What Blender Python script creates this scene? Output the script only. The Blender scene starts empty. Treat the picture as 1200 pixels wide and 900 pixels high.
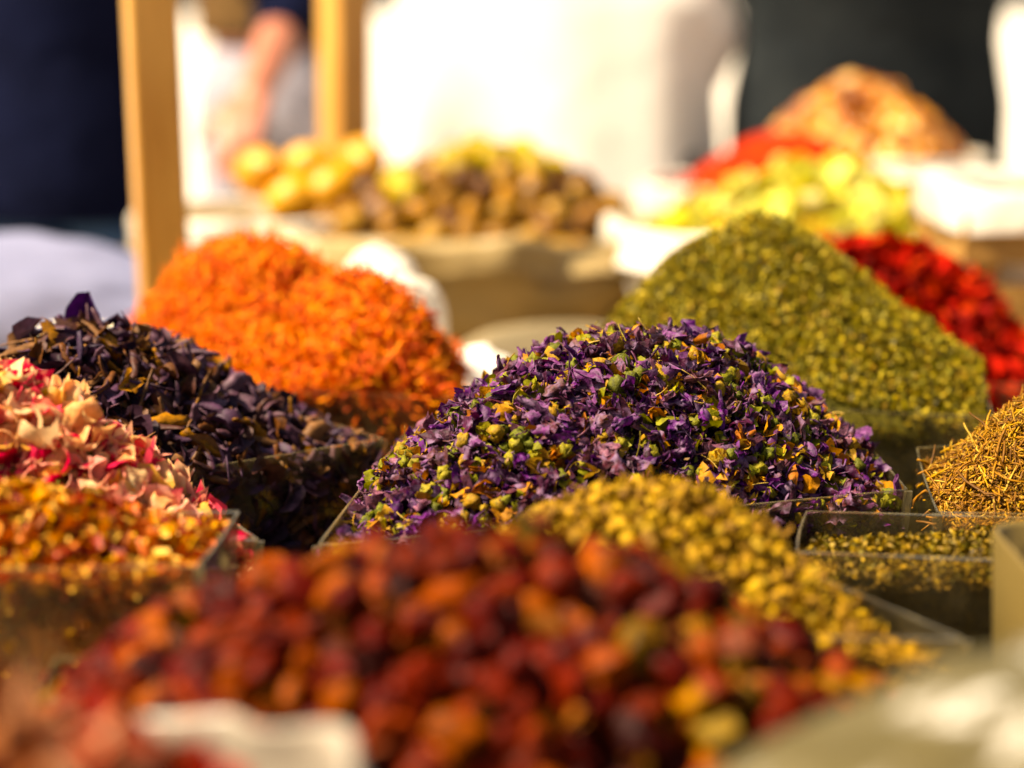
import bpy, math, random
import numpy as np
from mathutils import Vector, Matrix, noise
from mathutils.bvhtree import BVHTree

rng = np.random.default_rng(7)
random.seed(7)
SC = bpy.context.scene
COL = SC.collection
rad = math.radians

# ------------------------------------------------------------------ camera, sky, sun, exposure
RIM = 0.92                       # height of the bin rims on the stall
CAMZ = RIM + 0.258
PITCH = 11.0
FOC = 70.0
FPX = FOC / 36.0 * 1200.0
cam = bpy.data.cameras.new('camera')
cam.lens = FOC
cam.sensor_width = 36.0
cam.clip_start = 0.02
cam.clip_end = 400.0
cam.dof.use_dof = True
cam.dof.focus_distance = 1.06
cam.dof.aperture_fstop = 3.0
camo = bpy.data.objects.new('camera', cam)
COL.objects.link(camo)
camo.location = (0, 0, CAMZ)
camo.rotation_euler = (rad(90 - PITCH), 0, 0)
SC.camera = camo

SUN_AZ, SUN_EL = -104.0, 54.0     # degrees right of the view axis, above the horizon
w = bpy.data.worlds.new('World')
SC.world = w
w.use_nodes = True
sky = w.node_tree.nodes.new('ShaderNodeTexSky')
sky.sky_type = 'NISHITA'
sky.sun_disc = False
sky.sun_elevation = rad(SUN_EL)
sky.sun_rotation = rad(SUN_AZ)
sky.dust_density = 3.0
w.node_tree.links.new(sky.outputs[0], w.node_tree.nodes['Background'].inputs[0])
w.node_tree.nodes['Background'].inputs[1].default_value = 0.05
sun = bpy.data.lights.new('sun', 'SUN')
sun.energy = 5.0
sun.angle = rad(9.0)
sun.color = (1.0, 0.90, 0.74)
suno = bpy.data.objects.new('sun', sun)
COL.objects.link(suno)
sd = Vector((math.sin(rad(SUN_AZ)) * math.cos(rad(SUN_EL)), math.cos(rad(SUN_AZ)) * math.cos(rad(SUN_EL)), math.sin(rad(SUN_EL))))
suno.rotation_euler = sd.to_track_quat('Z', 'Y').to_euler()
suno.location = sd * 6
SC.view_settings.view_transform = 'Standard'
SC.view_settings.look = 'None'
SC.view_settings.exposure = 1.65
SC.view_settings.gamma = 1.0
SC.view_settings.use_white_balance = True
SC.view_settings.white_balance_temperature = 7700.0
SC.cycles.use_denoising = True
SC.cycles.max_bounces = 8
SC.cycles.transparent_max_bounces = 24
SC.cycles.sample_clamp_indirect = 6.0

FWD = np.array([0, math.cos(rad(PITCH)), -math.sin(rad(PITCH))])
UPV = np.array([0, math.sin(rad(PITCH)), math.cos(rad(PITCH))])
CAM = np.array([0, 0, CAMZ])


def at(px, py, Y):
    """point on the ray of a photo pixel, at forward distance Y on the table"""
    d = FWD * FPX + np.array([1, 0, 0]) * (px - 600) + UPV * (450 - py)
    return CAM + d * (Y / d[1])


def onz(px, py, z=RIM):
    d = FWD * FPX + np.array([1, 0, 0]) * (px - 600) + UPV * (450 - py)
    p = CAM + d * ((z - CAMZ) / d[2])
    return (p[0], p[1])


def proj(P):
    r = np.asarray(P) - CAM
    dep = r @ FWD
    return np.stack([600 + FPX * r[..., 0] / dep, 450 - FPX * (r @ UPV) / dep], -1), dep


# ------------------------------------------------------------------ materials
def lin(h):
    h = h.lstrip('#')
    return tuple((((c / 12.92) if c <= 0.04045 else ((c + 0.055) / 1.055) ** 2.4)) for c in (int(h[i:i + 2], 16) / 255 for i in (0, 2, 4))) + (1.0,)


def nodes_of(name):
    m = bpy.data.materials.new(name)
    m.use_nodes = True
    nt = m.node_tree
    nt.nodes.clear()
    return m, nt, nt.nodes, nt.links


def N(ns, t, **kw):
    n = ns.new(t)
    for k, v in kw.items():
        setattr(n, k, v)
    return n


ALB = dict(mallow_purple=0.50, mallow_bud=0.62, mallow_yellow=0.68, mallow_crumb=0.5, tea_leaf=0.5, rose_petal=0.95, golden_flake=0.85,
           safflower_thread=1.0, herb_flake=0.66, red_petal=0.62, root_shred=0.6, chamomile=0.58, berry=0.26, golden_berry=0.36,
           berry_husk=0.45, dry_slice=0.95, nut=1.15, safflower_mass=0.8, rose_mass=0.8, chilli=0.6)


def pieces_mat(name, cols, rough=0.6, transl=0.0, nscale=250.0, mottle=0.45, tip=None, bump=0.3, bscale=900.0, spec=0.25):
    """one colour per piece out of a palette, mottled, a little translucent like dry petals"""
    k = ALB.get(name, 0.6)
    m, nt, ns, L = nodes_of(name)
    out = N(ns, 'ShaderNodeOutputMaterial')
    geo = N(ns, 'ShaderNodeNewGeometry')
    oi = N(ns, 'ShaderNodeObjectInfo')
    add = N(ns, 'ShaderNodeMath', operation='ADD')
    fr = N(ns, 'ShaderNodeMath', operation='FRACT')
    L.new(geo.outputs['Random Per Island'], add.inputs[0])
    L.new(oi.outputs['Random'], add.inputs[1])
    L.new(add.outputs[0], fr.inputs[0])
    ramp = N(ns, 'ShaderNodeValToRGB')
    ramp.color_ramp.interpolation = 'CONSTANT'
    el = ramp.color_ramp.elements
    while len(el) < len(cols):
        el.new(0.5)
    for i, c in enumerate(cols):
        el[i].position = i / len(cols)
        el[i].color = lin(c) if isinstance(c, str) else c
    L.new(fr.outputs[0], ramp.inputs[0])
    nz = N(ns, 'ShaderNodeTexNoise')
    nz.inputs['Scale'].default_value = nscale
    nz.inputs['Detail'].default_value = 3
    L.new(geo.outputs['Position'], nz.inputs['Vector'])
    hs = N(ns, 'ShaderNodeHueSaturation')
    mp = N(ns, 'ShaderNodeMapRange')
    mp.inputs[1].default_value = 0.3
    mp.inputs[2].default_value = 0.7
    mp.inputs[3].default_value = k * (1 - mottle)
    mp.inputs[4].default_value = k * (1 + mottle)
    hs.inputs['Saturation'].default_value = 1.12
    L.new(nz.outputs[0], mp.inputs[0])
    L.new(mp.outputs[0], hs.inputs['Value'])
    L.new(ramp.outputs[0], hs.inputs['Color'])
    colr = hs.outputs[0]
    if tip:
        mx = N(ns, 'ShaderNodeMix', data_type='RGBA')
        nz2 = N(ns, 'ShaderNodeTexNoise')
        nz2.inputs['Scale'].default_value = nscale * 0.45
        L.new(geo.outputs['Position'], nz2.inputs['Vector'])
        mp2 = N(ns, 'ShaderNodeMapRange')
        mp2.inputs[1].default_value = 0.5
        mp2.inputs[2].default_value = 0.68
        L.new(nz2.outputs[0], mp2.inputs[0])
        L.new(mp2.outputs[0], mx.inputs[0])
        L.new(colr, mx.inputs[6])
        mx.inputs[7].default_value = tuple(c * k for c in lin(tip)[:3]) + (1.0,)
        colr = mx.outputs[2]
    pb = N(ns, 'ShaderNodeBsdfPrincipled')
    pb.inputs['Roughness'].default_value = rough
    pb.inputs['Specular IOR Level'].default_value = spec
    L.new(colr, pb.inputs['Base Color'])
    if bump:
        nb = N(ns, 'ShaderNodeTexNoise')
        nb.inputs['Scale'].default_value = bscale
        nb.inputs['Detail'].default_value = 2
        L.new(geo.outputs['Position'], nb.inputs['Vector'])
        bp = N(ns, 'ShaderNodeBump')
        bp.inputs['Strength'].default_value = bump
        bp.inputs['Distance'].default_value = 0.001
        L.new(nb.outputs[0], bp.inputs['Height'])
        L.new(bp.outputs[0], pb.inputs['Normal'])
    sh = pb.outputs[0]
    if transl:
        tr = N(ns, 'ShaderNodeBsdfTranslucent')
        L.new(colr, tr.inputs[0])
        mix = N(ns, 'ShaderNodeMixShader')
        mix.inputs[0].default_value = transl
        L.new(sh, mix.inputs[1])
        L.new(tr.outputs[0], mix.inputs[2])
        sh = mix.outputs[0]
    L.new(sh, out.inputs[0])
    return m


def plain_mat(name, c1, c2=None, rough=0.6, scale=8.0, bump=0.2, bscale=60.0, transl=0.0, stretch=(1, 1, 1), spec=0.4, bdist=0.004, transp=0.0):
    m, nt, ns, L = nodes_of(name)
    out = N(ns, 'ShaderNodeOutputMaterial')
    tc = N(ns, 'ShaderNodeTexCoord')
    mp = N(ns, 'ShaderNodeMapping')
    mp.inputs['Scale'].default_value = stretch
    L.new(tc.outputs['Object'], mp.inputs[0])
    nz = N(ns, 'ShaderNodeTexNoise')
    nz.inputs['Scale'].default_value = scale
    nz.inputs['Detail'].default_value = 5
    L.new(mp.outputs[0], nz.inputs['Vector'])
    ramp = N(ns, 'ShaderNodeValToRGB')
    ramp.color_ramp.elements[0].position = 0.35
    ramp.color_ramp.elements[1].position = 0.65
    ramp.color_ramp.elements[0].color = lin(c1)
    ramp.color_ramp.elements[1].color = lin(c2 or c1)
    L.new(nz.outputs[0], ramp.inputs[0])
    pb = N(ns, 'ShaderNodeBsdfPrincipled')
    pb.inputs['Roughness'].default_value = rough
    pb.inputs['Specular IOR Level'].default_value = spec
    L.new(ramp.outputs[0], pb.inputs['Base Color'])
    nb = N(ns, 'ShaderNodeTexNoise')
    nb.inputs['Scale'].default_value = bscale
    nb.inputs['Detail'].default_value = 4
    L.new(mp.outputs[0], nb.inputs['Vector'])
    bp = N(ns, 'ShaderNodeBump')
    bp.inputs['Strength'].default_value = bump
    bp.inputs['Distance'].default_value = bdist
    L.new(nb.outputs[0], bp.inputs['Height'])
    L.new(bp.outputs[0], pb.inputs['Normal'])
    sh = pb.outputs[0]
    if transl:
        tr = N(ns, 'ShaderNodeBsdfTranslucent')
        L.new(ramp.outputs[0], tr.inputs[0])
        mix = N(ns, 'ShaderNodeMixShader')
        mix.inputs[0].default_value = transl
        L.new(sh, mix.inputs[1])
        L.new(tr.outputs[0], mix.inputs[2])
        sh = mix.outputs[0]
    if transp:
        tp = N(ns, 'ShaderNodeBsdfTransparent')
        mix2 = N(ns, 'ShaderNodeMixShader')
        mix2.inputs[0].default_value = transp
        L.new(sh, mix2.inputs[1])
        L.new(tp.outputs[0], mix2.inputs[2])
        sh = mix2.outputs[0]
    L.new(sh, out.inputs[0])
    return m


def clear_mat(name, tint='#fbf8ee', dust=0.045, dustc='#b8a678'):
    m, nt, ns, L = nodes_of(name)
    out = N(ns, 'ShaderNodeOutputMaterial')
    tp = N(ns, 'ShaderNodeBsdfTransparent')
    tp.inputs[0].default_value = lin(tint)
    gl = N(ns, 'ShaderNodeBsdfGlossy')
    gl.inputs['Roughness'].default_value = 0.12
    df = N(ns, 'ShaderNodeBsdfDiffuse')
    df.inputs[0].default_value = lin(dustc)
    tr = N(ns, 'ShaderNodeBsdfTranslucent')
    tr.inputs[0].default_value = lin(dustc)
    dd = N(ns, 'ShaderNodeMixShader')
    dd.inputs[0].default_value = 0.4
    L.new(df.outputs[0], dd.inputs[1])
    L.new(tr.outputs[0], dd.inputs[2])
    tc = N(ns, 'ShaderNodeTexCoord')
    nz = N(ns, 'ShaderNodeTexNoise')
    nz.inputs['Scale'].default_value = 40
    nz.inputs['Detail'].default_value = 6
    L.new(tc.outputs['Object'], nz.inputs['Vector'])
    mp = N(ns, 'ShaderNodeMapRange')
    mp.inputs[1].default_value = 0.35
    mp.inputs[2].default_value = 0.75
    mp.inputs[3].default_value = dust * 0.5
    mp.inputs[4].default_value = dust * 2.0
    L.new(nz.outputs[0], mp.inputs[0])
    m1 = N(ns, 'ShaderNodeMixShader')
    L.new(mp.outputs[0], m1.inputs[0])
    L.new(tp.outputs[0], m1.inputs[1])
    L.new(dd.outputs[0], m1.inputs[2])
    fz = N(ns, 'ShaderNodeFresnel')
    fz.inputs[0].default_value = 1.38
    m2 = N(ns, 'ShaderNodeMixShader')
    L.new(fz.outputs[0], m2.inputs[0])
    L.new(m1.outputs[0], m2.inputs[1])
    L.new(gl.outputs[0], m2.inputs[2])
    L.new(m2.outputs[0], out.inputs[0])
    return m


# ------------------------------------------------------------------ object helpers
def tag(o, label=None, cat=None, group=None, kind=None):
    if label:
        o['label'] = label
    if cat:
        o['category'] = cat
    if group:
        o['group'] = group
    if kind:
        o['kind'] = kind
    return o


def empty(name, loc, label=None, cat=None, group=None):
    o = bpy.data.objects.new(name, None)
    o.empty_display_size = 0.03
    COL.objects.link(o)
    o.location = tuple(float(v) for v in loc)
    return tag(o, label, cat, group)


def mesh_np(name, V, F, mats, smooth=True, mi=None):
    """V (n,3), F (m,3) or list of polygons -> mesh data"""
    me = bpy.data.meshes.new(name)
    if isinstance(F, np.ndarray):
        me.vertices.add(len(V))
        me.vertices.foreach_set('co', np.asarray(V, dtype=np.float32).ravel())
        k = F.shape[1]
        me.loops.add(F.size)
        me.loops.foreach_set('vertex_index', F.astype(np.int32).ravel())
        me.polygons.add(len(F))
        me.polygons.foreach_set('loop_start', np.arange(0, F.size, k, dtype=np.int32))
        if mi is not None:
            me.polygons.foreach_set('material_index', np.asarray(mi, dtype=np.int32))
        me.update(calc_edges=True)
    else:
        me.from_pydata([tuple(map(float, v)) for v in V], [], F)
        if mi is not None:
            me.polygons.foreach_set('material_index', np.asarray(mi, dtype=np.int32))
        me.update()
    for m in (mats if isinstance(mats, (list, tuple)) else [mats]):
        me.materials.append(m)
    me.polygons.foreach_set('use_smooth', np.full(len(me.polygons), bool(smooth)))
    return me


def link(name, me, parent=None, loc=(0, 0, 0)):
    o = bpy.data.objects.new(name, me)
    COL.objects.link(o)
    o.location = tuple(float(v) for v in loc)
    if parent is not None:
        o.parent = parent
    return o


class MB:
    """collects boxes, tubes and lofts into one mesh"""

    def __init__(s):
        s.V, s.F = [], []

    def add(s, V, F):
        b = len(s.V)
        s.V += [tuple(map(float, v)) for v in V]
        s.F += [tuple(int(i) + b for i in f) for f in F]

    def box(s, lo, hi, R=None, t=(0, 0, 0), jit=0.0):
        x0, y0, z0 = lo
        x1, y1, z1 = hi
        V = np.array([(x0, y0, z0), (x1, y0, z0), (x1, y1, z0), (x0, y1, z0), (x0, y0, z1), (x1, y0, z1), (x1, y1, z1), (x0, y1, z1)], float)
        if R is not None:
            V = V @ np.array(R).T
        V += np.array(t)
        s.add(V, [(3, 2, 1, 0), (4, 5, 6, 7), (0, 1, 5, 4), (1, 2, 6, 5), (2, 3, 7, 6), (3, 0, 4, 7)])

    def loft(s, rings, cap=True, closed=True):
        n = len(rings[0])
        V = [p for r in rings for p in r]
        F = []
        for k in range(len(rings) - 1):
            for i in range(n if closed else n - 1):
                j = (i + 1) % n
                F.append((k * n + i, k * n + j, (k + 1) * n + j, (k + 1) * n + i))
        if cap:
            F.append(tuple(range(n - 1, -1, -1)))
            F.append(tuple((len(rings) - 1) * n + i for i in range(n)))
        s.add(V, F)

    def capsule(s, p0, p1, r0, r1, n=14, flat=1.0):
        p0, p1 = np.array(p0, float), np.array(p1, float)
        d = p1 - p0
        ln = np.linalg.norm(d)
        d = d / (ln + 1e-9)
        a = np.cross(d, (0, 0, 1)) if abs(d[2]) < 0.9 else np.cross(d, (0, 1, 0))
        a /= np.linalg.norm(a)
        b = np.cross(d, a)
        rings = []
        for k in range(5):
            t = k / 4 * math.pi / 2
            rings.append((p0 - d * r0 * math.cos(t), max(r0 * math.sin(t), r0 * 0.03)))
        for k in range(5):
            t = k / 4 * math.pi / 2
            rings.append((p1 + d * r1 * math.sin(t), max(r1 * math.cos(t), r1 * 0.03)))
        s.loft([[c + (a * math.cos(2 * math.pi * i / n) + b * flat * math.sin(2 * math.pi * i / n)) * r for i in range(n)] for c, r in rings])

    def build(s, name, mat, parent=None, loc=(0, 0, 0), smooth=False):
        return link(name, mesh_np(name, s.V, s.F, mat, smooth), parent, loc)


def bevel(o, wd=0.003, seg=2):
    m = o.modifiers.new('bevel', 'BEVEL')
    m.width = wd
    m.segments = seg
    m.limit_method = 'ANGLE'
    return o


def rotz(a):
    return np.array([[math.cos(a), -math.sin(a), 0], [math.sin(a), math.cos(a), 0], [0, 0, 1]])


def nz3(p, s, seed=0.0):
    return noise.noise(Vector((p[0] * s + seed, p[1] * s + seed * 1.7, p[2] * s - seed)))


# ------------------------------------------------------------------ small dried pieces
def grid_faces(nu, nv, wrap=False):
    F = []
    for j in range(nv - 1):
        for i in range(nu if wrap else nu - 1):
            a = j * nu + i
            b = j * nu + (i + 1) % nu
            F += [(a, b, b + nu), (a, b + nu, a + nu)]
    return np.array(F)


def crumple(V, amp, sc, seed):
    V = np.asarray(V, float)
    return np.array([v + amp * np.array(noise.noise_vector(Vector(v * sc) + Vector((seed * 3.1, seed, -seed)))) for v in V])


def center(V):
    V = np.asarray(V)
    return V - (V.min(0) + V.max(0)) / 2


def rolled_flower(seed, L=0.020, r0=0.0014, r1=0.006, arc=5.2, nu=11, nv=5, ruffle=0.35):
    """dry funnel flower: petals rolled into a cone with a ragged flared mouth"""
    r = np.random.default_rng(seed)
    V = []
    bend = r.uniform(-0.5, 0.5)
    for j in range(nv):
        t = j / (nv - 1)
        rr = r0 + (r1 - r0) * t ** 1.5
        for i in range(nu):
            a = arc * (i / (nu - 1) - 0.5) + t * r.uniform(-0.15, 0.15)
            q = rr * (1 + ruffle * t * math.sin(i * 1.3 + seed) + r.uniform(-0.12, 0.12) * t + 0.20 * t * (1 - 2 * (i % 2)))
            l = L * t * (1 + 0.10 * t * math.sin(i * 1.9 + seed * 2)) - 0.25 * r1 * t * t * (1 + math.cos(i * 2.4))
            V.append((l, q * math.cos(a) + bend * L * t * t * 0.5, q * math.sin(a) * 0.75))
    V = crumple(V, 0.0026, 190, seed)
    V = crumple(V, 0.0014, 430, seed + 3)
    return center(V), grid_faces(nu, nv)


def curled_petal(seed, L=0.018, W=0.014, cup=1.0, nu=6, nv=6, cr=0.10, twist=0.6):
    r = np.random.default_rng(seed)
    V = []
    b1, b2 = r.uniform(-0.9, 0.9) * cup, r.uniform(0.4, 1.3) * cup
    tw = r.uniform(-twist, twist)
    for j in range(nv):
        t = j / (nv - 1)
        w = W * (0.25 + 1.5 * math.sin(math.pi * (0.12 + 0.80 * t)) ** 0.8) / 1.75
        for i in range(nu):
            s = i / (nu - 1) - 0.5
            x, y = L * (t - 0.5) * (1 - 0.12 * abs(s)), w * s
            z = b2 * (s * s) * W * 1.8 + b1 * (t - 0.5) ** 2 * L * 1.4
            if t > 0.75:
                z += (t - 0.75) * L * r.uniform(-0.5, 0.9)
            c, sn = math.cos(tw * (t - .5)), math.sin(tw * (t - .5))
            V.append((x, y * c - z * sn, y * sn + z * c))
    V = crumple(V, L * cr, 120, seed)
    return center(V), grid_faces(nu, nv)


def tube_piece(seed, L=0.02, r=0.001, n=4, seg=6, bend=0.5, taper=0.4, flat=1.0, curl=0.0):
    q = np.random.default_rng(seed)
    pts = [np.zeros(3)]
    d = np.array([1.0, 0, 0])
    ky, kz = q.normal(0, bend), q.normal(0, bend * 0.4)
    for k in range(seg):
        a = math.atan2(d[1], d[0]) + (ky + q.normal(0, bend * 0.6) + curl) / seg
        d = np.array([math.cos(a), math.sin(a), d[2] * 0.6 + (kz + q.normal(0, bend * .3)) / seg])
        pts.append(pts[-1] + d * L / seg)
    V = []
    for k, p in enumerate(pts):
        t = k / seg
        rr = r * (1 - taper * abs(2 * t - 0.8)) * q.uniform(0.8, 1.2)
        dd = pts[min(k + 1, seg)] - pts[max(k - 1, 0)]
        dd /= np.linalg.norm(dd)
        s = np.cross(dd, (0, 0, 1))
        s /= np.linalg.norm(s) + 1e-9
        u = np.cross(s, dd)
        for i in range(n):
            a = 2 * math.pi * i / n + k * 0.4
            V.append(p + s * rr * math.cos(a) + u * rr * flat * math.sin(a))
    F = list(grid_faces(n, seg + 1, True))
    for i in range(1, n - 1):
        F.append((0, i + 1, i))
        F.append((seg * n, seg * n + i, seg * n + i + 1))
    return center(V), np.array(F)


def ball_piece(seed, r=(0.005, 0.005, 0.005), nu=8, nv=6, wr=0.12, wsc=200, ridge=0.0, nridge=5, dent=0.0):
    V, F = [], []
    for j in range(1, nv):
        th = math.pi * j / nv
        for i in range(nu):
            a = 2 * math.pi * i / nu
            k = 1 + ridge * math.cos(nridge * a) * math.sin(th)
            V.append([r[0] * k * math.sin(th) * math.cos(a), r[1] * k * math.sin(th) * math.sin(a), r[2] * math.cos(th)])
    V += [[0, 0, r[2] * (1 - dent)], [0, 0, -r[2]]]
    F = list(grid_faces(nu, nv - 1, True)[:, ::-1])
    t, b = len(V) - 2, len(V) - 1
    for i in range(nu):
        F.append((t, i, (i + 1) % nu))
        F.append((b, (nv - 2) * nu + (i + 1) % nu, (nv - 2) * nu + i))
    V = crumple(V, max(r) * wr * 2, wsc, seed)
    return center(V), np.array(F)


def join(parts):
    V, F, b = [], [], 0
    for v, f in parts:
        V.append(v)
        F.append(f + b)
        b += len(v)
    return np.concatenate(V), np.concatenate(F)


def bud_piece(seed, r=0.0038):
    q = np.random.default_rng(seed)
    v, f = ball_piece(seed, (r * 1.0, r, r * q.uniform(0.85, 1.3)), 10, 6, 0.24, 420, 0.2, 5, 0.3)
    sv, sf = curled_petal(seed + 5, r * 2.2, r * 1.5, 1.2, 3, 3)
    sv = sv @ rotz(q.uniform(0, 6)).T + np.array([r * 0.5, 0, -r * 0.7])
    return join([(v, f), (sv, sf)])


def chamomile_piece(seed, r=0.0036):
    q = np.random.default_rng(seed)
    v, f = ball_piece(seed, (r, r, r * 1.0), 8, 5, 0.16, 500, 0.08, 4)
    ps = [(v, f)]
    for k in range(4):
        a = k * 1.57 + q.uniform(-.5, .5)
        pv, pf = curled_petal(seed + k, r * 1.7, r * 0.9, 1.2, 3, 3)
        pv = (pv + np.array([r * 1.15, 0, -r * 0.5])) @ rotz(a).T
        ps.append((pv, pf))
    if q.random() < 0.55:
        tv, tf = tube_piece(seed + 9, r * q.uniform(2, 4.5), r * 0.16, 3, 3)
        ps.append((tv + np.array([r * 1.8, 0, -r * 0.8]), tf))
    return join(ps)


def chip_piece(seed, L=0.007, W=0.0045, th=0.0):
    return curled_petal(seed, L, W, 1.1, 4, 3, 0.10, 0.8)


def flake_piece(seed, L=0.003, W=0.0017):
    q = np.random.default_rng(seed)
    V = np.array([(-L / 2, 0, 0), (-L * .1, -W / 2, L * q.uniform(0, .25)), (L / 2, 0, L * q.uniform(-.1, .2)), (L * .05, W / 2, L * q.uniform(0, .25)), (0, 0, -L * 0.1)])
    V = V + q.normal(0, L * 0.08, V.shape)
    return center(V), np.array([(0, 1, 4), (1, 2, 4), (2, 3, 4), (3, 0, 4)])


# ------------------------------------------------------------------ heaps
CORE_V, CORE_F, CORE_N = [], [], [0]


class Heap:
    groove = 0.0

    def __init__(s, name, quad, zrim, H, peak=(0, 0), sharp=0.5, edge=-0.004, nexp=2.3, extra=(), bumps=0.004, depth=0.06, seed=1.0, bscale=22, inset=0.004):
        s.q = [np.array(p, float) for p in quad]          # front-left, front-right, back-right, back-left
        c = sum(s.q) / 4
        s.q = [p + (c - p) / np.linalg.norm(c - p) * inset for p in s.q]
        s.name, s.z, s.H, s.pk, s.sh, s.e, s.n, s.extra, s.bm, s.depth, s.seed, s.bs = name, zrim, H, peak, sharp, edge, nexp, extra, bumps, depth, seed, bscale

    def xy(s, u, v):
        a, b = (u + 1) / 2, (v + 1) / 2
        a, b = np.asarray(a)[..., None], np.asarray(b)[..., None]
        return (s.q[0] * (1 - a) + s.q[1] * a) * (1 - b) + (s.q[3] * (1 - a) + s.q[2] * a) * b

    def prof(s, t, sh):
        f = (np.sqrt(t * t + sh * sh) - sh) / (math.sqrt(1 + sh * sh) - sh)
        return np.maximum(1 - f, -0.12)

    def zf(s, u, v):
        u, v = np.asarray(u, float), np.asarray(v, float)
        u0, v0 = s.pk
        du = (u - u0) / np.where(u > u0, 1 - u0, 1 + u0)
        dv = (v - v0) / np.where(v > v0, 1 - v0, 1 + v0)
        t = (np.abs(du) ** s.n + np.abs(dv) ** s.n) ** (1 / s.n)
        z = s.e + (s.H - s.e) * s.prof(t, s.sh)
        for (ue, ve, h, wd) in s.extra:
            if s.groove:
                d_ = np.sqrt((u - ue) ** 2 + (v - ve) ** 2) / wd
                z = z - s.groove * np.exp(-((d_ - 0.72) / 0.16) ** 2) * ((u < ue + 0.5) & (v > ve - 0.3))
            z = np.maximum(z, s.e + (h - s.e) * s.prof(np.sqrt((u - ue) ** 2 + (v - ve) ** 2) / wd, 0.5))
        P = s.xy(u, v)
        if s.bm:
            nn = np.array([noise.noise(Vector((x * s.bs + s.seed, y * s.bs, s.seed))) + 0.5 * noise.noise(Vector((x * s.bs * 2.3, y * s.bs * 2.3, s.seed + 4))) for x, y in P.reshape(-1, 2)]).reshape(z.shape)
            z = z + s.bm * nn
        return s.z + z

    def sample(s, n, r):
        u, v = r.uniform(-1, 1, n), r.uniform(-1, 1, n)
        e = 0.02
        z = s.zf(u, v)
        P = np.concatenate([s.xy(u, v), z[:, None]], 1)
        Pu = np.concatenate([s.xy(u + e, v), s.zf(u + e, v)[:, None]], 1) - P
        Pv = np.concatenate([s.xy(u, v + e), s.zf(u, v + e)[:, None]], 1) - P
        Nn = np.cross(Pu, Pv)
        Nn /= np.linalg.norm(Nn, axis=1, keepdims=True)
        return P, Nn

    def sample_sides(s, n, r, sides=(0, 1, 3)):
        P, Nn = [], []
        for k in sides:
            a, b = s.q[k], s.q[(k + 1) % 4]
            d = b - a
            nn = np.array([d[1], -d[0], 0]) / np.linalg.norm(d)
            m = n // len(sides)
            t = r.uniform(0.01, 0.99, m)[:, None]
            xy = a * (1 - t) + b * t
            z = s.z + s.e - 0.002 - r.uniform(0, s.depth, m)[:, None]
            P.append(np.concatenate([xy, z], 1) - nn * 0.001)
            Nn.append(np.tile(nn, (m, 1)))
        return np.concatenate(P), np.concatenate(Nn)

    def core(s, mat, label, cat, res=40, sink=0.006, cname='packed_mass', floor=None, group=None):
        g = np.linspace(-1, 1, res)
        U, W = np.meshgrid(g, g)
        z = s.zf(U, W)
        XY = s.xy(U * 0.985, W * 0.985)
        V = np.concatenate([XY, (z - sink)[..., None]], -1).reshape(-1, 3)
        F = [(j * res + i, j * res + i + 1, (j + 1) * res + i + 1, (j + 1) * res + i) for j in range(res - 1) for i in range(res - 1)]
        per = [i for i in range(res)] + [j * res + res - 1 for j in range(1, res)] + [(res - 1) * res + i for i in range(res - 2, -1, -1)] + [j * res for j in range(res - 2, 0, -1)]
        zb = floor if floor is not None else RIM - 0.114
        base = len(V)
        V = np.concatenate([V, [(V[i][0], V[i][1], zb) for i in per]])
        m = len(per)
        for k in range(m):
            F.append((per[(k + 1) % m], per[k], base + k, base + (k + 1) % m))
        F.append(tuple(base + k for k in range(m - 1, -1, -1)))
        CORE_F.extend([tuple(i + CORE_N[0] for i in f) for f in F])
        CORE_V.extend([tuple(map(float, v)) for v in V])
        CORE_N[0] += len(V)
        c = sum(s.q) / 4
        s.o = np.array([c[0], c[1], zb])
        s.root = empty(s.name, s.o, label, cat, group)
        link(cname, mesh_np(cname, V - s.o, F, mat, True), s.root)
        return s


def frames(Nn, r, tilt):
    """rotation matrices whose z is the surface normal tilted at random, spun at random"""
    n = len(Nn)
    z = Nn + r.normal(0, 1, (n, 3)) * np.tan(tilt)
    z /= np.linalg.norm(z, axis=1, keepdims=True)
    a = r.normal(0, 1, (n, 3))
    x = np.cross(a, z)
    x /= np.linalg.norm(x, axis=1, keepdims=True)
    y = np.cross(z, x)
    return np.stack([x, y, z], -1)


PENDING = []


def scatter(heap, name, stuff_name, variants, mat, n, seed, tilt=0.5, scale=(0.8, 1.2), lift=(-0.003, 0.003), sides=0, parts=300, smooth=True, side_faces=(0, 1, 3), keep=None):
    PENDING.append((heap, name, stuff_name, variants, mat, n, seed, tilt, scale, lift, sides, parts, smooth, side_faces, keep))


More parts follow.
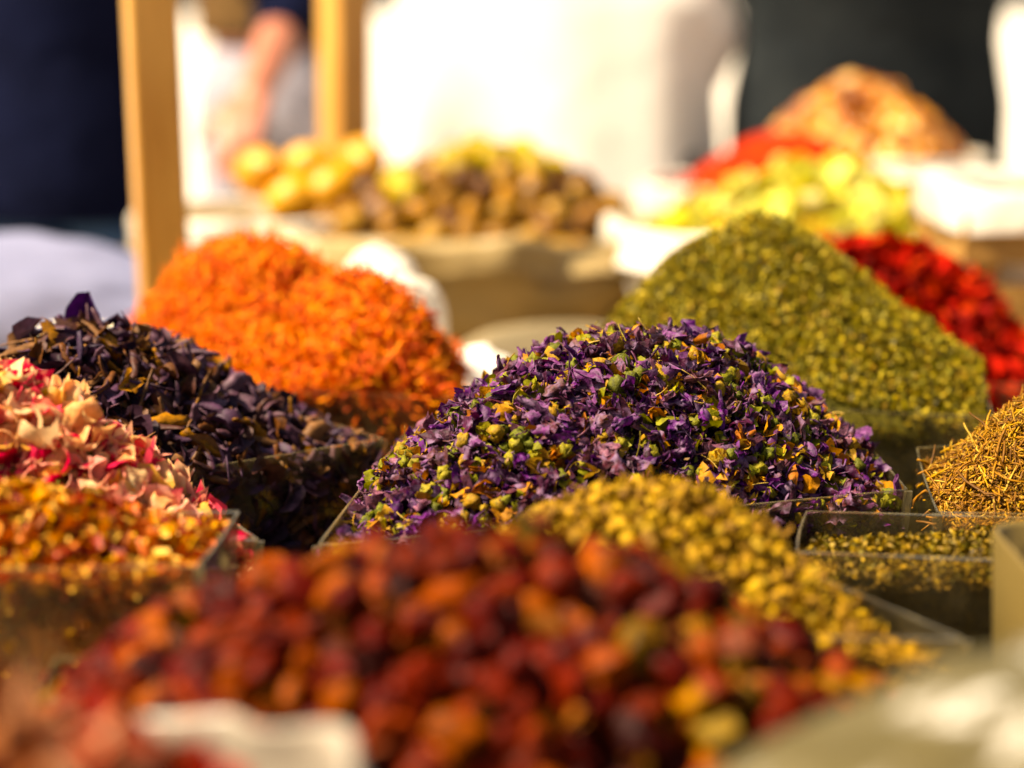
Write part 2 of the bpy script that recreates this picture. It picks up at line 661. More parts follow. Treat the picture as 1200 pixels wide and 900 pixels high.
def run_scatter(bvh, job):
    heap, name, stuff_name, variants, mat, n, seed, tilt, scale, lift, sides, parts, smooth, side_faces, keep = job
    r = np.random.default_rng(seed)
    P, Nn = heap.sample(n, r)
    if sides:
        P2, N2 = heap.sample_sides(sides, r, side_faces)
        P, Nn = np.concatenate([P, P2]), np.concatenate([Nn, N2])
    n = len(P)
    top = np.arange(n) < (n - sides)
    if keep is not None:
        kk = r.random(n) < keep(P)
        P, Nn, top = P[kk], Nn[kk], top[kk]
        n = len(P)
    lf = r.uniform(lift[0], lift[1], n)
    lf[~top] = np.minimum(lf[~top], 0)
    P = P + Nn * lf[:, None]
    tl = np.where(top, 1.0, 0.25)
    R = np.where(top[:, None, None], frames(Nn, r, tilt), frames(Nn, r, tilt * 0.25))
    S = r.uniform(scale[0], scale[1], n)
    vi = r.integers(0, len(variants), n)
    single = np.zeros(n, bool)
    if parts:
        px, dep = proj(P)
        inf = (px[:, 0] > -15) & (px[:, 0] < 1215) & (px[:, 1] > -15) & (px[:, 1] < 915)
        vd = CAM - P
        dist = np.linalg.norm(vd, axis=1)
        face = (vd * Nn).sum(1) / dist
        sc = (face > 0.02) * inf * (S ** 1.0) / dist * (1 + 60 * lf) * (top * 1.0 + 0.25)
        order = np.argsort(-sc)
        k = 0
        for i in order:
            if sc[i] <= 0 or k >= parts:
                break
            o = Vector(P[i] + Nn[i] * 0.008)
            d = o - Vector(CAM)
            hit = bvh.ray_cast(Vector(CAM), d.normalized(), d.length - 0.012)
            if hit[0] is None:
                single[i] = True
                k += 1
    meshes = [None] * len(variants)
    for i in np.nonzero(single)[0]:
        k = vi[i]
        if meshes[k] is None:
            meshes[k] = mesh_np(name, variants[k][0], variants[k][1], mat, smooth)
        o = bpy.data.objects.new(name, meshes[k])
        COL.objects.link(o)
        o.parent = heap.root
        M = np.eye(4)
        M[:3, :3] = R[i] * S[i]
        M[:3, 3] = P[i] - heap.o
        o.matrix_local = Matrix(M.tolist())
    rest = ~single
    Vs, Fs, b = [], [], 0
    for k, (v, f) in enumerate(variants):
        ii = np.nonzero(rest & (vi == k))[0]
        if not len(ii):
            continue
        W = np.einsum('nij,vj->nvi', R[ii], v) * S[ii][:, None, None] + (P[ii] - heap.o)[:, None, :]
        ff = f[None] + (np.arange(len(ii)) * len(v))[:, None, None] + b
        b += len(ii) * len(v)
        Vs.append(W.reshape(-1, 3))
        Fs.append(ff.reshape(-1, 3))
    if Vs:
        o = link(stuff_name, mesh_np(stuff_name, np.concatenate(Vs), np.concatenate(Fs), mat, smooth), heap.root)
        o['kind'] = 'stuff'


# ------------------------------------------------------------------ clear bins
M_CLEAR = clear_mat('clear_plastic')
M_EDGE = clear_mat('clear_plastic_edge', '#f8f4e6', 0.14, '#c9b88a')


def clear_bin(quad, zrim, label, h=0.118, strip=()):
    q = [np.array(p, float) for p in quad]
    c = sum(q) / 4
    zb = zrim - h
    root = empty('clear_bin', (c[0], c[1], zb), label, 'bin', 'clear plastic bins on the stall')
    t = 0.0011
    for k in range(4):
        a, b = q[k] - c, q[(k + 1) % 4] - c
        d = (b - a) / np.linalg.norm(b - a)
        nn = np.array([d[1], -d[0]])
        m = MB()
        a2, b2 = a + d * 0.001, b - d * 0.001
        prof = [(0, 0), (t, 0), (t, h), (0, h)]
        sl = 0.94
        def P(e, off, z):
            k2 = sl + (1 - sl) * z / h
            p = e * k2 - nn * off
            return (p[0], p[1], z)
        # walls lean out a little towards the rim and sag a little between the corners
        segs = 7
        rings = []
        for i in range(segs + 1):
            s = i / segs
            e = a2 * (1 - s) + b2 * s
            sag = 0.002 * math.sin(math.pi * s)
            rings.append([P(e - nn * sag, 0, 0), P(e - nn * sag, t, 0), P(e + nn * sag * 0.6, t, h), P(e + nn * sag * .6, 0, h)])
        m.loft(rings)
        w_ = m.build('wall', M_CLEAR, root)
        e = MB()
        e.loft([[(p[2][0], p[2][1], h + .0004), (p[2][0], p[2][1], h + 0.0009), (p[3][0], p[3][1], h + 0.0009), (p[3][0], p[3][1], h + .0004)] for p in rings])
        e.build('rim', M_EDGE, w_)
    for k in (0, 1):
        p = q[k] - c
        m = MB()
        m.loft([[(p[0] * f + dx, p[1] * f + dy, z) for dx, dy in ((-.0022, -.0022), (.0022, -.0022), (.0022, .0006), (-.0022, .0006))] for f, z in ((0.942, 0.002), (1.0, h))])
        m.build('corner_seam', M_EDGE, root)
    m = MB()
    m.loft([[(*(p - c) * 0.93, z) for p in q] for z in (0.0006, 0.0026)])
    m.build('base', M_CLEAR, root)
    return root


exec_order = []
# ------------------------------------------------------------------ setting: ground and stall
M_GROUND = plain_mat('pale_paving', '#b9b2a6', '#cfc8bc', 0.85, 3.0, 0.3, 20)
m = MB()
g = 160
m.add([(-g, -g, 0), (g, -g, 0), (g, g, 0), (-g, g, 0)], [(0, 1, 2, 3)])
tag(m.build('ground', M_GROUND), kind='structure')

M_WOOD = plain_mat('table_wood', '#7d5a2c', '#9a7238', 0.6, 6, 0.3, 30, stretch=(1, 12, 12))
M_CLOTH = plain_mat('oilcloth', '#806c44', '#907a50', 0.55, 5, 0.25, 25)
ZT = RIM - 0.12
tb = empty('stall_table', (0, 1.6, 0), 'long wooden stall table under the bins and bags, topped with tan oilcloth', 'table')
m = MB()
m.box((-1.0, -1.35, ZT - 0.045), (1.0, 1.39, ZT - 0.006))
m.build('tabletop', M_WOOD, tb)
m = MB()
m.box((-1.005, -1.355, ZT - 0.0055), (1.005, 1.395, ZT))
m.build('oilcloth', M_CLOTH, tb)
for sx in (-0.9, 0.9):
    for sy in (-1.25, 0.05, 1.30):
        m = MB()
        m.box((sx - .035, sy - .035, 0), (sx + .035, sy + .035, ZT - 0.046))
        m.build('leg', M_WOOD, tb)

# ------------------------------------------------------------------ heaps on the stall
# footprints at rim height: front-left, front-right, back-right, back-left
Q_MALLOW = [onz(372, 640), onz(1064, 575), (0.205, 1.205), (-0.062, 1.185)]
Q_TEA = [(-0.285, 0.995), onz(450, 515), (-0.185, 1.285), (-0.40, 1.14)]
Q_ROSE = [(-0.36, 0.915), onz(304, 634), (-0.185, 1.045), (-0.40, 0.985)]
Q_FLAKE = [(-0.36, 0.805), (-0.133, 0.816), (-0.128, 0.908), (-0.36, 0.895)]
Q_SAFF = [(-0.180, 1.305), (-0.032, 1.275), (-0.045, 1.50), (-0.325, 1.50)]
Q_GREEN = [(0.055, 1.275), (0.30, 1.215), (0.345, 1.47), (0.07, 1.52)]
Q_RED = [(0.16, 1.54), (0.425, 1.49), (0.45, 1.78), (0.16, 1.80)]
Q_ROOT = [(0.216, 0.982), (0.43, 0.968), (0.43, 1.175), (0.235, 1.13)]
Q_CHAM = [(-0.06, 0.790), (0.185, 0.778), (0.115, 0.910), (-0.04, 0.915)]
Q_BERRY = [(-0.165, 0.595), (0.120, 0.60), (0.160, 0.764), (-0.190, 0.79)]

hm = Heap('mallow_flower_heap', Q_MALLOW, RIM, 0.074, (0.03, 0.0), 1.2, -0.003, 2.3, bumps=0.007, seed=2).core(
    pieces_mat('mallow_mass', ['#3a2440'], 0.9, 0, 300), 'heap of dried purple mallow flowers and green buds in the middle clear bin', 'dried flowers', sink=0.012)
ht = Heap('tea_leaf_heap', Q_TEA, RIM, 0.066, (-0.15, 0.1), 0.6, -0.003, 2.2, bumps=0.006, seed=3).core(
    pieces_mat('tea_mass', ['#2c1f26'], 0.9, 0, 300), 'heap of dark purple and brown twisted dried leaves behind the rose petals', 'dried leaves', sink=0.012)
hp = Heap('rose_petal_heap', Q_ROSE, RIM, 0.078, (-0.1, 0.0), 0.6, -0.003, 2.2, bumps=0.005, seed=4).core(
    pieces_mat('rose_mass', ['#a5513f'], 0.9, 0, 300), 'heap of dried pink and cream rose petals at the left', 'dried petals', sink=0.012)
hf = Heap('golden_flake_heap', Q_FLAKE, RIM + 0.02, 0.027, (-0.35, 0.2), 0.7, -0.003, 2.2, bumps=0.004, seed=5).core(
    pieces_mat('flake_mass', ['#8a4a14'], 0.9, 0, 300), 'heap of small golden and orange flakes in front of the rose petals', 'spice')
Heap.groove = 0.016
hs = Heap('safflower_heap', Q_SAFF, RIM, 0.080, (-0.35, 0.42), 0.5, -0.003, 2.2, extra=((0.30, -0.42, 0.066, 0.72),), bumps=0.008, seed=6, bscale=34).core(
    pieces_mat('safflower_mass', ['#c2500a'], 0.9, 0, 300), 'heap of bright orange safflower threads in front of the ochre post', 'spice')
hs.groove, Heap.groove = 0.016, 0.0
hg = Heap('green_herb_heap', Q_GREEN, RIM, 0.106, (-0.16, 0.1), 0.22, -0.004, 2.0, extra=((-0.38, 0.0, 0.092, 0.75), (0.25, -0.2, 0.062, 0.9)), bumps=0.004, seed=7, bscale=44).core(
    pieces_mat('herb_mass', ['#5a5416'], 0.9, 0, 300), 'tall cone of crushed olive green herb behind the mallow flowers', 'herb')
hr = Heap('red_petal_heap', Q_RED, RIM - 0.035, 0.090, (0.1, 0.0), 0.6, -0.003, 2.2, bumps=0.006, seed=8).core(
    pieces_mat('red_mass', ['#7c0c08'], 0.9, 0, 300), 'heap of bright red curled dried petals behind the green herb cone', 'spice')
hw = Heap('root_shred_heap', Q_ROOT, RIM, 0.058, (-0.1, 0.1), 0.35, -0.003, 2.2, bumps=0.003, seed=9).core(
    pieces_mat('root_mass', ['#8a6420'], 0.9, 0, 300), 'heap of fine golden brown root shreds at the right edge', 'spice')
hc = Heap('chamomile_heap', Q_CHAM, RIM - 0.005, 0.047, (0.22, 0.25), 0.30, -0.006, 2.2, bumps=0.004, seed=10).core(
    pieces_mat('chamomile_mass', ['#9a7410'], 0.9, 0, 300), 'heap of golden yellow chamomile heads between the berries and mallow flowers', 'dried flowers')
hb = Heap('berry_heap', Q_BERRY, RIM - 0.012, 0.070, (0.05, 0.1), 1.8, -0.002, 2.8, bumps=0.008, seed=11).core(
    pieces_mat('berry_mass', ['#4a1408'], 0.9, 0, 300), 'heap of dark red and orange dried berries, nearest in the centre, out of focus', 'dried berries')

Q_LOW = [(0.134, 0.908), (0.40, 0.872), (0.405, 0.952), (0.150, 0.985)]
hq = Heap('brown_crumb_heap', Q_LOW, RIM - 0.008, 0.006, (0.0, 0.0), 0.8, -0.002, 2.2, bumps=0.004, seed=20).core(
    pieces_mat('crumb_mass', ['#6a5018'], 0.9, 0, 300), 'low layer of olive brown crumbs in the half filled bin below the root shreds', 'spice')
scatter(hq, 'fine_crumb', 'fine_crumbs', [flake_piece(95 + i, 0.0045, 0.0026) for i in range(5)], pieces_mat('brown_crumb', ['#7c6420', '#94742c', '#5e4a16', '#a88a3c', '#6e6020'], 0.6, 0.1), 7000, 27, 0.9, (0.5, 1.3), (-0.003, 0.003), 3500, parts=0, side_faces=(0, 3))

# mallow: purple flowers, twisted petals, green buds, yellow petals, stalks, crumbs
M_PURPLE = pieces_mat('mallow_purple', ['#6c2c78', '#54205e', '#7c3e78', '#5c2244', '#40183c', '#8a5088', '#66303c', '#763082', '#9e687c', '#4c2436', '#74484a'], 0.6, 0.25, 420, 0.65, tip='#a078a0', bump=0.4)
M_BUD = pieces_mat('mallow_bud', ['#7c7826', '#8c8030', '#666820', '#9a7a28', '#a47a20', '#5c5c1c'], 0.7, 0.05, 500, 0.5, bump=0.5)
M_YEL = pieces_mat('mallow_yellow', ['#b87814', '#c88a24', '#8c8830', '#b0661c', '#84802a', '#b89048', '#9a8e34'], 0.65, 0.25, 260, 0.4)
scatter(hm, 'flower', 'flowers', [rolled_flower(i, *a) for i, a in enumerate([(0.014, .0022, .0058, 5.9, 17, 7, .32), (0.011, .0020, .0064, 6.1, 18, 7, .38), (0.020, .0017, .0034, 5.8, 11, 8, .25), (0.010, .0022, .0060, 5.6, 17, 7, .4), (0.014, .0018, .0046, 5.2, 14, 7, .35), (0.024, .0015, .0025, 5.9, 9, 8, .2), (0.012, .0022, .0074, 6.0, 19, 7, .4)])],
        M_PURPLE, 1350, 21, 0.8, (0.6, 1.2), (-0.007, 0.005), 420)
scatter(hm, 'petal', 'petals', [curled_petal(40 + i, 0.010, 0.0062, 2.1, 6, 6, 0.24, 2.2) for i in range(6)], M_PURPLE, 1000, 22, 0.8, (0.6, 1.2), (-0.007, 0.004), 80)
scatter(hm, 'bud', 'buds', [bud_piece(60 + i, 0.0041) for i in range(5)], M_BUD, 700, 23, 0.8, (0.45, 1.15), (-0.004, 0.0045), 260)
scatter(hm, 'yellow_petal', 'yellow_petals', [curled_petal(70 + i, 0.011, 0.008, 1.9, 6, 6, 0.26, 1.6) for i in range(4)] + [rolled_flower(75 + i, 0.012, .001, .0048, 5.2, 11, 5, .5) for i in range(2)], M_YEL, 1250, 24, 0.8, (0.45, 1.1), (-0.005, 0.0045), 240)
scatter(hm, 'stalk', 'stalks', [tube_piece(80 + i, 0.022, 0.00042, 4, 7, 0.9) for i in range(5)], pieces_mat('stalk', ['#b48a3c', '#8a7a34', '#6a4a3c', '#c8a860'], 0.6), 130, 25, 0.5, (0.5, 1.3), (0.001, 0.006), parts=70)
scatter(hm, 'petal_shred', 'petal_shreds', [tube_piece(900 + i, 0.011 + 0.002 * (i % 3), 0.0009, 4, 5, 1.6, 0.5, 0.35) for i in range(7)], M_PURPLE, 2600, 28, 0.9, (0.5, 1.25), (-0.006, 0.005), 300, parts=0)
scatter(hm, 'crumb', 'crumbs', [flake_piece(90 + i, 0.0035, 0.002) for i in range(4)], pieces_mat('mallow_crumb', ['#6b3a8c', '#8a8a30', '#c98a20', '#4f2a52', '#9c7a50'], 0.6, 0.15), 4500, 26, 0.9, (0.5, 1.3), (-0.004, 0.003), 500, parts=0)

# dark twisted leaves
M_TEA = pieces_mat('tea_leaf', ['#4e3040', '#62424c', '#3c2432', '#74482a', '#b0741c', '#5a3830', '#745664', '#50344c', '#402c44', '#8c6444', '#5a3c54'], 0.55, 0.06, 200, 0.45, spec=0.18)
scatter(ht, 'leaf', 'leaves', [tube_piece(100 + i, 0.025 + 0.004 * (i % 3), 0.0028 + 0.0005 * (i % 4), 6, 8, 1.0, 0.55, 0.35) for i in range(8)] + [curled_petal(110 + i, 0.020, 0.010, 1.8, 5, 6, 0.14, 1.8) for i in range(4)],
        M_TEA, 1300, 31, 0.55, (0.6, 1.2), (-0.007, 0.005), 700, side_faces=(0, 1))
scatter(ht, 'crumb', 'crumbs', [tube_piece(120 + i, 0.010, 0.0012, 3, 3, 0.6, 0.4, 0.6) for i in range(4)], M_TEA, 1800, 32, 0.5, (0.5, 1.2), (-0.004, 0.002), 200, parts=0, side_faces=(0, 1))

# rose petals
M_ROSE = pieces_mat('rose_petal', ['#d03a54', '#e49480', '#ecc48c', '#e4b468', '#c8304e', '#e29c8c', '#eed0a0', '#d8606e', '#c04458', '#e8b07c', '#e8a898'], 0.55, 0.45, 140, 0.25, tip='#e9b888', bump=0.5, bscale=600)
scatter(hp, 'petal', 'petals', [curled_petal(130 + i, 0.019 + 0.003 * (i % 3), 0.017, 1.3, 7, 7, 0.14, 1.2) for i in range(9)], M_ROSE, 950, 41, 0.7, (0.5, 1.05), (-0.006, 0.006), 260, side_faces=(0, 1))
scatter(hp, 'sepal', 'sepals', [curled_petal(145 + i, 0.014, 0.005, 1.5, 4, 5) for i in range(3)], pieces_mat('rose_sepal', ['#9a8430', '#b89a3c', '#7a7028'], 0.6, 0.1), 130, 42, 0.7, (0.6, 1.1), (-0.002, 0.005), parts=60)
scatter(hp, 'petal_scrap', 'petal_scraps', [curled_petal(150 + i, 0.008, 0.006, 1.6, 4, 4, 0.18) for i in range(4)], M_ROSE, 1500, 43, 0.8, (0.5, 1.2), (-0.004, 0.003), 300, parts=0, side_faces=(0, 1))

# golden flakes
M_FLAKE = pieces_mat('golden_flake', ['#d07c10', '#d89428', '#b8560c', '#a0340a', '#dca448', '#c46a0a', '#842608', '#e2b464', '#8c4408'], 0.5, 0.2, 300, 0.3)
scatter(hf, 'flake', 'flakes', [chip_piece(160 + i, 0.0105, 0.0060) for i in range(6)], M_FLAKE, 2000, 51, 0.7, (0.55, 1.1), (-0.005, 0.004), 2600, side_faces=(0, 1))
scatter(hf, 'crumb', 'crumbs', [flake_piece(170 + i, 0.0045, 0.003) for i in range(4)], M_FLAKE, 2500, 52, 0.8, (0.5, 1.2), (-0.003, 0.002), 700, parts=0, side_faces=(0, 1))

# safflower threads
M_SAFF = pieces_mat('safflower_thread', ['#e86806', '#f08008', '#d85006', '#f49a14', '#c04004', '#ee7408', '#f08c10'], 0.6, 0.3, 300, 0.25)
scatter(hs, 'thread', 'threads', [tube_piece(180 + i, 0.018 + 0.004 * (i % 3), 0.0010, 3, 5, 1.5, 0.4, 0.6) for i in range(9)], M_SAFF, 13000, 61, 0.7, (0.6, 1.3), (-0.006, 0.007), 4500, parts=0)

# green herb
M_HERB = pieces_mat('herb_flake', ['#8c7e12', '#a08e18', '#746810', '#b49a24', '#5c520c', '#a68018', '#7c7416', '#c4aa38', '#3e380a', '#d4bc58'], 0.6, 0.15, 300, 0.3)
scatter(hg, 'herb_flake', 'herb_flakes', [flake_piece(190 + i, 0.0043, 0.0024) for i in range(8)], M_HERB, 42000, 71, 1.0, (0.35, 1.35), (-0.005, 0.005), 6000, parts=0)

scatter(hg, 'stem', 'stems', [tube_piece(196 + i, 0.014, 0.0006, 3, 4, 0.6) for i in range(4)], M_HERB, 500, 72, 0.6, (0.5, 1.2), (-0.001, 0.004), parts=0)

# red curled petals
M_RED = pieces_mat('red_petal', ['#cc1400', '#ac0a00', '#dc2600', '#900800', '#bc1600', '#e43a04', '#700600'], 0.7, 0.15, 200, 0.35, spec=0.08)
scatter(hr, 'petal', 'petals', [rolled_flower(200 + i, 0.020, .001, .0055, 4.2) for i in range(4)] + [curled_petal(206 + i, 0.018, 0.009, 1.5, 5, 5, 0.14, 1.4) for i in range(4)], M_RED, 1700, 81, 0.8, (0.7, 1.4), (-0.006, 0.008), 0)

# root shreds
M_ROOT = pieces_mat('root_shred', ['#a87018', '#b88028', '#8c5a14', '#cc9a3c', '#744a10', '#a06c20', '#dcb460'], 0.6, 0.1, 300, 0.3)
scatter(hw, 'shred', 'shreds', [tube_piece(210 + i, 0.020 + 0.005 * (i % 4), 0.00055 + .00012 * (i % 4), 4, 8, 1.6, 0.4) for i in range(9)], M_ROOT, 800, 91, 0.3, (0.5, 1.15), (-0.002, 0.002), 0)
scatter(hw, 'fine_shred', 'fine_shreds', [tube_piece(220 + i, 0.007, 0.00055, 3, 4, 2.2, 0.4) for i in range(6)], M_ROOT, 19000, 92, 0.5, (0.5, 1.3), (-0.003, 0.002), 3500, parts=0, side_faces=(0, 3))

# chamomile
M_CHAM = pieces_mat('chamomile', ['#b8860c', '#ca9814', '#9c700a', '#d6a824', '#8c620e', '#ae8a1c'], 0.65, 0.15, 500, 0.35, bump=0.6, bscale=1500)
scatter(hc, 'flower_head', 'flower_heads', [chamomile_piece(230 + i) for i in range(7)], M_CHAM, 2300, 101, 0.9, (0.7, 1.3), (-0.006, 0.006), 500)
scatter(hc, 'petal_scrap', 'petal_scraps', [chip_piece(920 + i, 0.0055, 0.0022) for i in range(5)], M_CHAM, 4500, 103, 1.0, (0.5, 1.3), (-0.004, 0.006), 400, parts=0)
scatter(hc, 'stalk', 'stalks', [tube_piece(240 + i, 0.022, 0.0007, 4, 6, 0.6) for i in range(4)], M_CHAM, 90, 102, 0.5, (0.6, 1.2), (0.0, 0.006), parts=40)

# berries
BERRY = [ball_piece(250 + i, (0.0098, 0.0082, 0.0076), 13, 9, 0.24, 130, 0.10, 4, 0.45) for i in range(7)]
M_BERRY = pieces_mat('berry', ['#801400', '#982400', '#5c0c00', '#b03c00', '#701000', '#cc6000', '#480800', '#8c2800', '#bc5000'], 0.5, 0.0, 130, 0.5, bump=0.8, bscale=250, spec=0.06)
M_GBERRY = pieces_mat('golden_berry', ['#b86000', '#a06800', '#c07c04', '#886000', '#a43c00', '#b04600', '#785404'], 0.5, 0.0, 130, 0.5, bump=0.8, bscale=250, spec=0.07)
gold = lambda P: np.clip((P[:, 0] - 0.025) / 0.12, 0.03, 0.85)
scatter(hb, 'berry', 'berries', BERRY, M_BERRY, 760, 111, 0.9, (0.65, 1.15), (-0.004, 0.007), 90, keep=lambda P: 1 - gold(P))
scatter(hb, 'golden_berry', 'golden_berries', BERRY, M_GBERRY, 760, 112, 0.9, (0.6, 1.05), (-0.004, 0.007), 90, keep=gold)

scatter(hb, 'husk', 'husks', [curled_petal(256 + i, 0.017, 0.010, 1.6, 5, 5, 0.2) for i in range(4)], pieces_mat('berry_husk', ['#a05a14', '#8c3c0c', '#b0701c', '#703008', '#907020'], 0.6, 0.1, 150, 0.4), 150, 113, 0.7, (0.6, 1.2), (0.0, 0.008), parts=90)

# ------------------------------------------------------------------ bins
clear_bin(Q_MALLOW, RIM, 'clear plastic bin holding the purple mallow flowers')
clear_bin(Q_TEA, RIM, 'clear plastic bin holding the dark twisted leaves')
clear_bin(Q_ROSE, RIM, 'clear plastic bin holding the pink rose petals')
clear_bin(Q_FLAKE, RIM + 0.02, 'clear plastic bin holding the golden flakes', 0.138)
clear_bin(Q_SAFF, RIM, 'clear plastic bin holding the orange safflower')
clear_bin(Q_GREEN, RIM, 'clear plastic bin holding the green herb cone')
clear_bin(Q_RED, RIM - 0.035, 'low clear plastic bin holding the red petals', 0.083)
clear_bin(Q_ROOT, RIM, 'clear plastic bin holding the root shreds at the right edge')
clear_bin(Q_LOW, RIM, 'half filled clear plastic bin between the chamomile and the root shreds')
clear_bin(Q_CHAM, RIM, 'clear plastic bin holding the chamomile heads')
clear_bin(Q_BERRY, RIM - 0.012, 'clear plastic bin holding the dark red berries', 0.106)

# ------------------------------------------------------------------ bags and sacks
def bag(name, label, cat, cx, cy, rx, ry, zr, mat, seed, roll=0.03, fold=0.10, base=0.8, zb=ZT, group=None, n=56, tilt=(0, 0), sq=2.4):
    """open plastic bag with its mouth rolled outwards, crumpled"""
    root = empty(name, (cx, cy, zb), label, cat, group)
    prof = []
    H = zr - zb
    for k in range(9):
        t = k / 8
        prof.append((base + (1.0 - base) * math.sin(t * 1.57) + 0.05 * math.sin(math.pi * t), H * t * 0.985 + 0.001))
    for k in range(1, 6):
        a = k / 5 * math.pi
        prof.append((1.0 + roll * 2.2 * (1 - math.cos(a)) * 0.5, H + roll * 0.35 * math.sin(a)))
    for k in range(1, 4):
        prof.append((1.0 + roll * (2.2 + 0.5 * k / 3), H - roll * 0.9 * k / 3))
    rings = []
    for k, (s, z) in enumerate(prof):
        ring = []
        for i in range(n):
            a = 2 * math.pi * i / n
            ca, sa = math.cos(a), math.sin(a)
            ex = (abs(ca) ** sq + abs(sa) ** sq) ** (-1 / sq)
            x, y = rx * s * ca * ex, ry * s * sa * ex
            up = min(1.0, k / 8)
            f1 = noise.noise(Vector((ca * 3.2 + seed, sa * 3.2, z * 9 + seed)))
            f2 = noise.noise(Vector((ca * 9 + seed, sa * 9, z * 22)))
            f3 = noise.noise(Vector((ca * 20 + seed, sa * 20, z * 40)))
            q = 1 + fold * (0.7 * f1 + 0.7 * f2 + 0.6 * f3) * (0.35 + 0.65 * up)
            zz = z + (fold * 0.22 * f1 + fold * 0.16 * f2 + fold * 0.12 * f3) * min(rx, ry) * up * 2 + (tilt[0] * ca + tilt[1] * sa) * up
            ring.append((x * q, y * q, max(zz, 0.001)))
        rings.append(ring)
    m = MB()
    m.loft(rings, cap=False)
    m.F.append(tuple(range(n - 1, -1, -1)))
    o = m.build('film', mat, root, smooth=True)
    sd_ = o.modifiers.new('s', 'SUBSURF')
    sd_.levels = sd_.render_levels = 1
    so = o.modifiers.new('t', 'SOLIDIFY')
    so.thickness = 0.0006
    return root


class RoundHeap(Heap):
    """heap in a round bag: same machinery over a disc"""

    def xy(s, u, v):
        u, v = np.asarray(u, float), np.asarray(v, float)
        x = u * np.sqrt(np.maximum(0, 1 - v * v / 2))
        y = v * np.sqrt(np.maximum(0, 1 - u * u / 2))
        c = np.array(s.cc)
        return np.stack([c[0] + x * s.rr[0], c[1] + y * s.rr[1]], -1)


def round_heap(name, cx, cy, rx, ry, z, H, mat, label, cat, peak=(0, 0), sharp=0.7, cname='packed_mass', bumps=0.004, seed=1, sink=0.006, floor=None):
    h = RoundHeap(name, [(cx - rx, cy - ry), (cx + rx, cy - ry), (cx + rx, cy + ry), (cx - rx, cy + ry)], z, H, peak, sharp, -0.004, 2.0, bumps=bumps, seed=seed, inset=0)
    h.cc, h.rr = (cx, cy), (rx, ry)
    return h.core(mat, label, cat, 28, sink, cname, floor if floor is not None else ZT + 0.008)


M_BAGW = plain_mat('white_plastic_film', '#ddd6c8', '#ece6da', 0.32, 10, 0.5, 30, 0.4, bdist=0.01)
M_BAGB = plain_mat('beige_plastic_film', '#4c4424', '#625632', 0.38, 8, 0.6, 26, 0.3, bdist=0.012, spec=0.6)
M_BAGT = plain_mat('tan_plastic_film', '#a48c5c', '#b49c6c', 0.35, 8, 0.5, 26, 0.35, bdist=0.01)
M_LILAC = plain_mat('lilac_plastic_film', '#7c80a0', '#8c90b0', 0.8, 8, 0.4, 20, 0.35, bdist=0.01)

# nearest, bottom left: white bag with red chillies
bag('plastic_bag', 'crumpled white plastic bag of red pieces, nearest at the bottom left corner', 'bag', -0.165, 0.475, 0.122, 0.100, RIM + 0.046, plain_mat('dusty_plastic_film', '#9c9080', '#b4a898', 0.3, 14, 0.6, 30, 0.3, bdist=0.01), 3.0, 0.014, 0.20, 0.86)
hn = round_heap('chilli_heap', -0.170, 0.475, 0.106, 0.090, RIM + 0.040, 0.036, pieces_mat('chilli_mass', ['#6a2414'], 0.9), 'blurred red and brown dried chilli pieces in the nearest white bag', 'spice', seed=12, peak=(-0.2, 0.3), sharp=0.9)
scatter(hn, 'chilli_piece', 'chilli_pieces', [curled_petal(260 + i, 0.024, 0.014, 1.3, 5, 5, 0.12) for i in range(5)],
        pieces_mat('chilli', ['#b02010', '#8c3018', '#a05a34', '#c03414', '#c89070', '#b0704a', '#a02810'], 0.5, 0.1, 120, 0.3), 330, 121, 0.5, (0.7, 1.2), (-0.003, 0.006))
# nearest, bottom right: beige bag, crumpled shut over its load
def crumpled_lump(name, label, cat, loc, r, mat, seed, amp=0.35, fine=0.0, rise=0.0):
    V, F = ball_piece(seed, r, 44, 30, 0, 100)
    W = []
    for v in V:
        d = Vector(v / np.array(r))
        q = noise.noise(d * 1.3 + Vector((seed, 0, 0))) + 0.6 * abs(noise.noise(d * 3.1 + Vector((0, seed, 0))))
        q2 = (1 - abs(noise.noise(d * 4.2 + Vector((0, 0, seed)))) * 2) * 0.5 + (1 - abs(noise.noise(d * 8.5 + Vector((seed, 0, seed)))) * 2) * 0.25
        W.append(v * (1 + amp * q + fine * q2))
    V = np.array(W)
    V[:, 2] = np.maximum(V[:, 2], -r[2] * 0.8)
    V[:, 2] -= V[:, 2].min()
    V[:, 2] *= 1 + rise * V[:, 0] / r[0]
    o = link(name, mesh_np(name, V, F, mat, True), None, loc)
    sb = o.modifiers.new('s', 'SUBSURF')
    sb.levels = sb.render_levels = 1
    return tag(o, label, cat)


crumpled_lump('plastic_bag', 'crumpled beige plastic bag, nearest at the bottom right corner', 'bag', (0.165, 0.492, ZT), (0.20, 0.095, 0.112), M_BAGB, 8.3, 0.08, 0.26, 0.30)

# beige tub corner at right, between roots and beige bag
m = MB()
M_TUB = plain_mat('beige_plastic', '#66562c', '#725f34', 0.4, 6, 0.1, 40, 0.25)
tub = empty('plastic_tub', (0.288, 0.800, ZT), 'rounded beige plastic tub standing in front of the root shreds', 'tub')
def rrect(hx, hy, r, z, n=6):
    P = []
    for (sx, sy, a0) in ((1, 1, 0), (-1, 1, 90), (-1, -1, 180), (1, -1, 270)):
        for k in range(n + 1):
            a = rad(a0 + 90 * k / n)
            P.append((sx * (hx - r) + r * math.cos(a), sy * (hy - r) + r * math.sin(a), z))
    return P
hz = 0.150
m.loft([rrect(.074, .044, .016, 0.001), rrect(.080, .050, .018, hz), rrect(.079, .049, .018, hz + .002), rrect(.077, .047, .017, hz), rrect(.071, .041, .015, 0.005)], cap=True)
o = m.build('shell', M_TUB, tub, smooth=True)
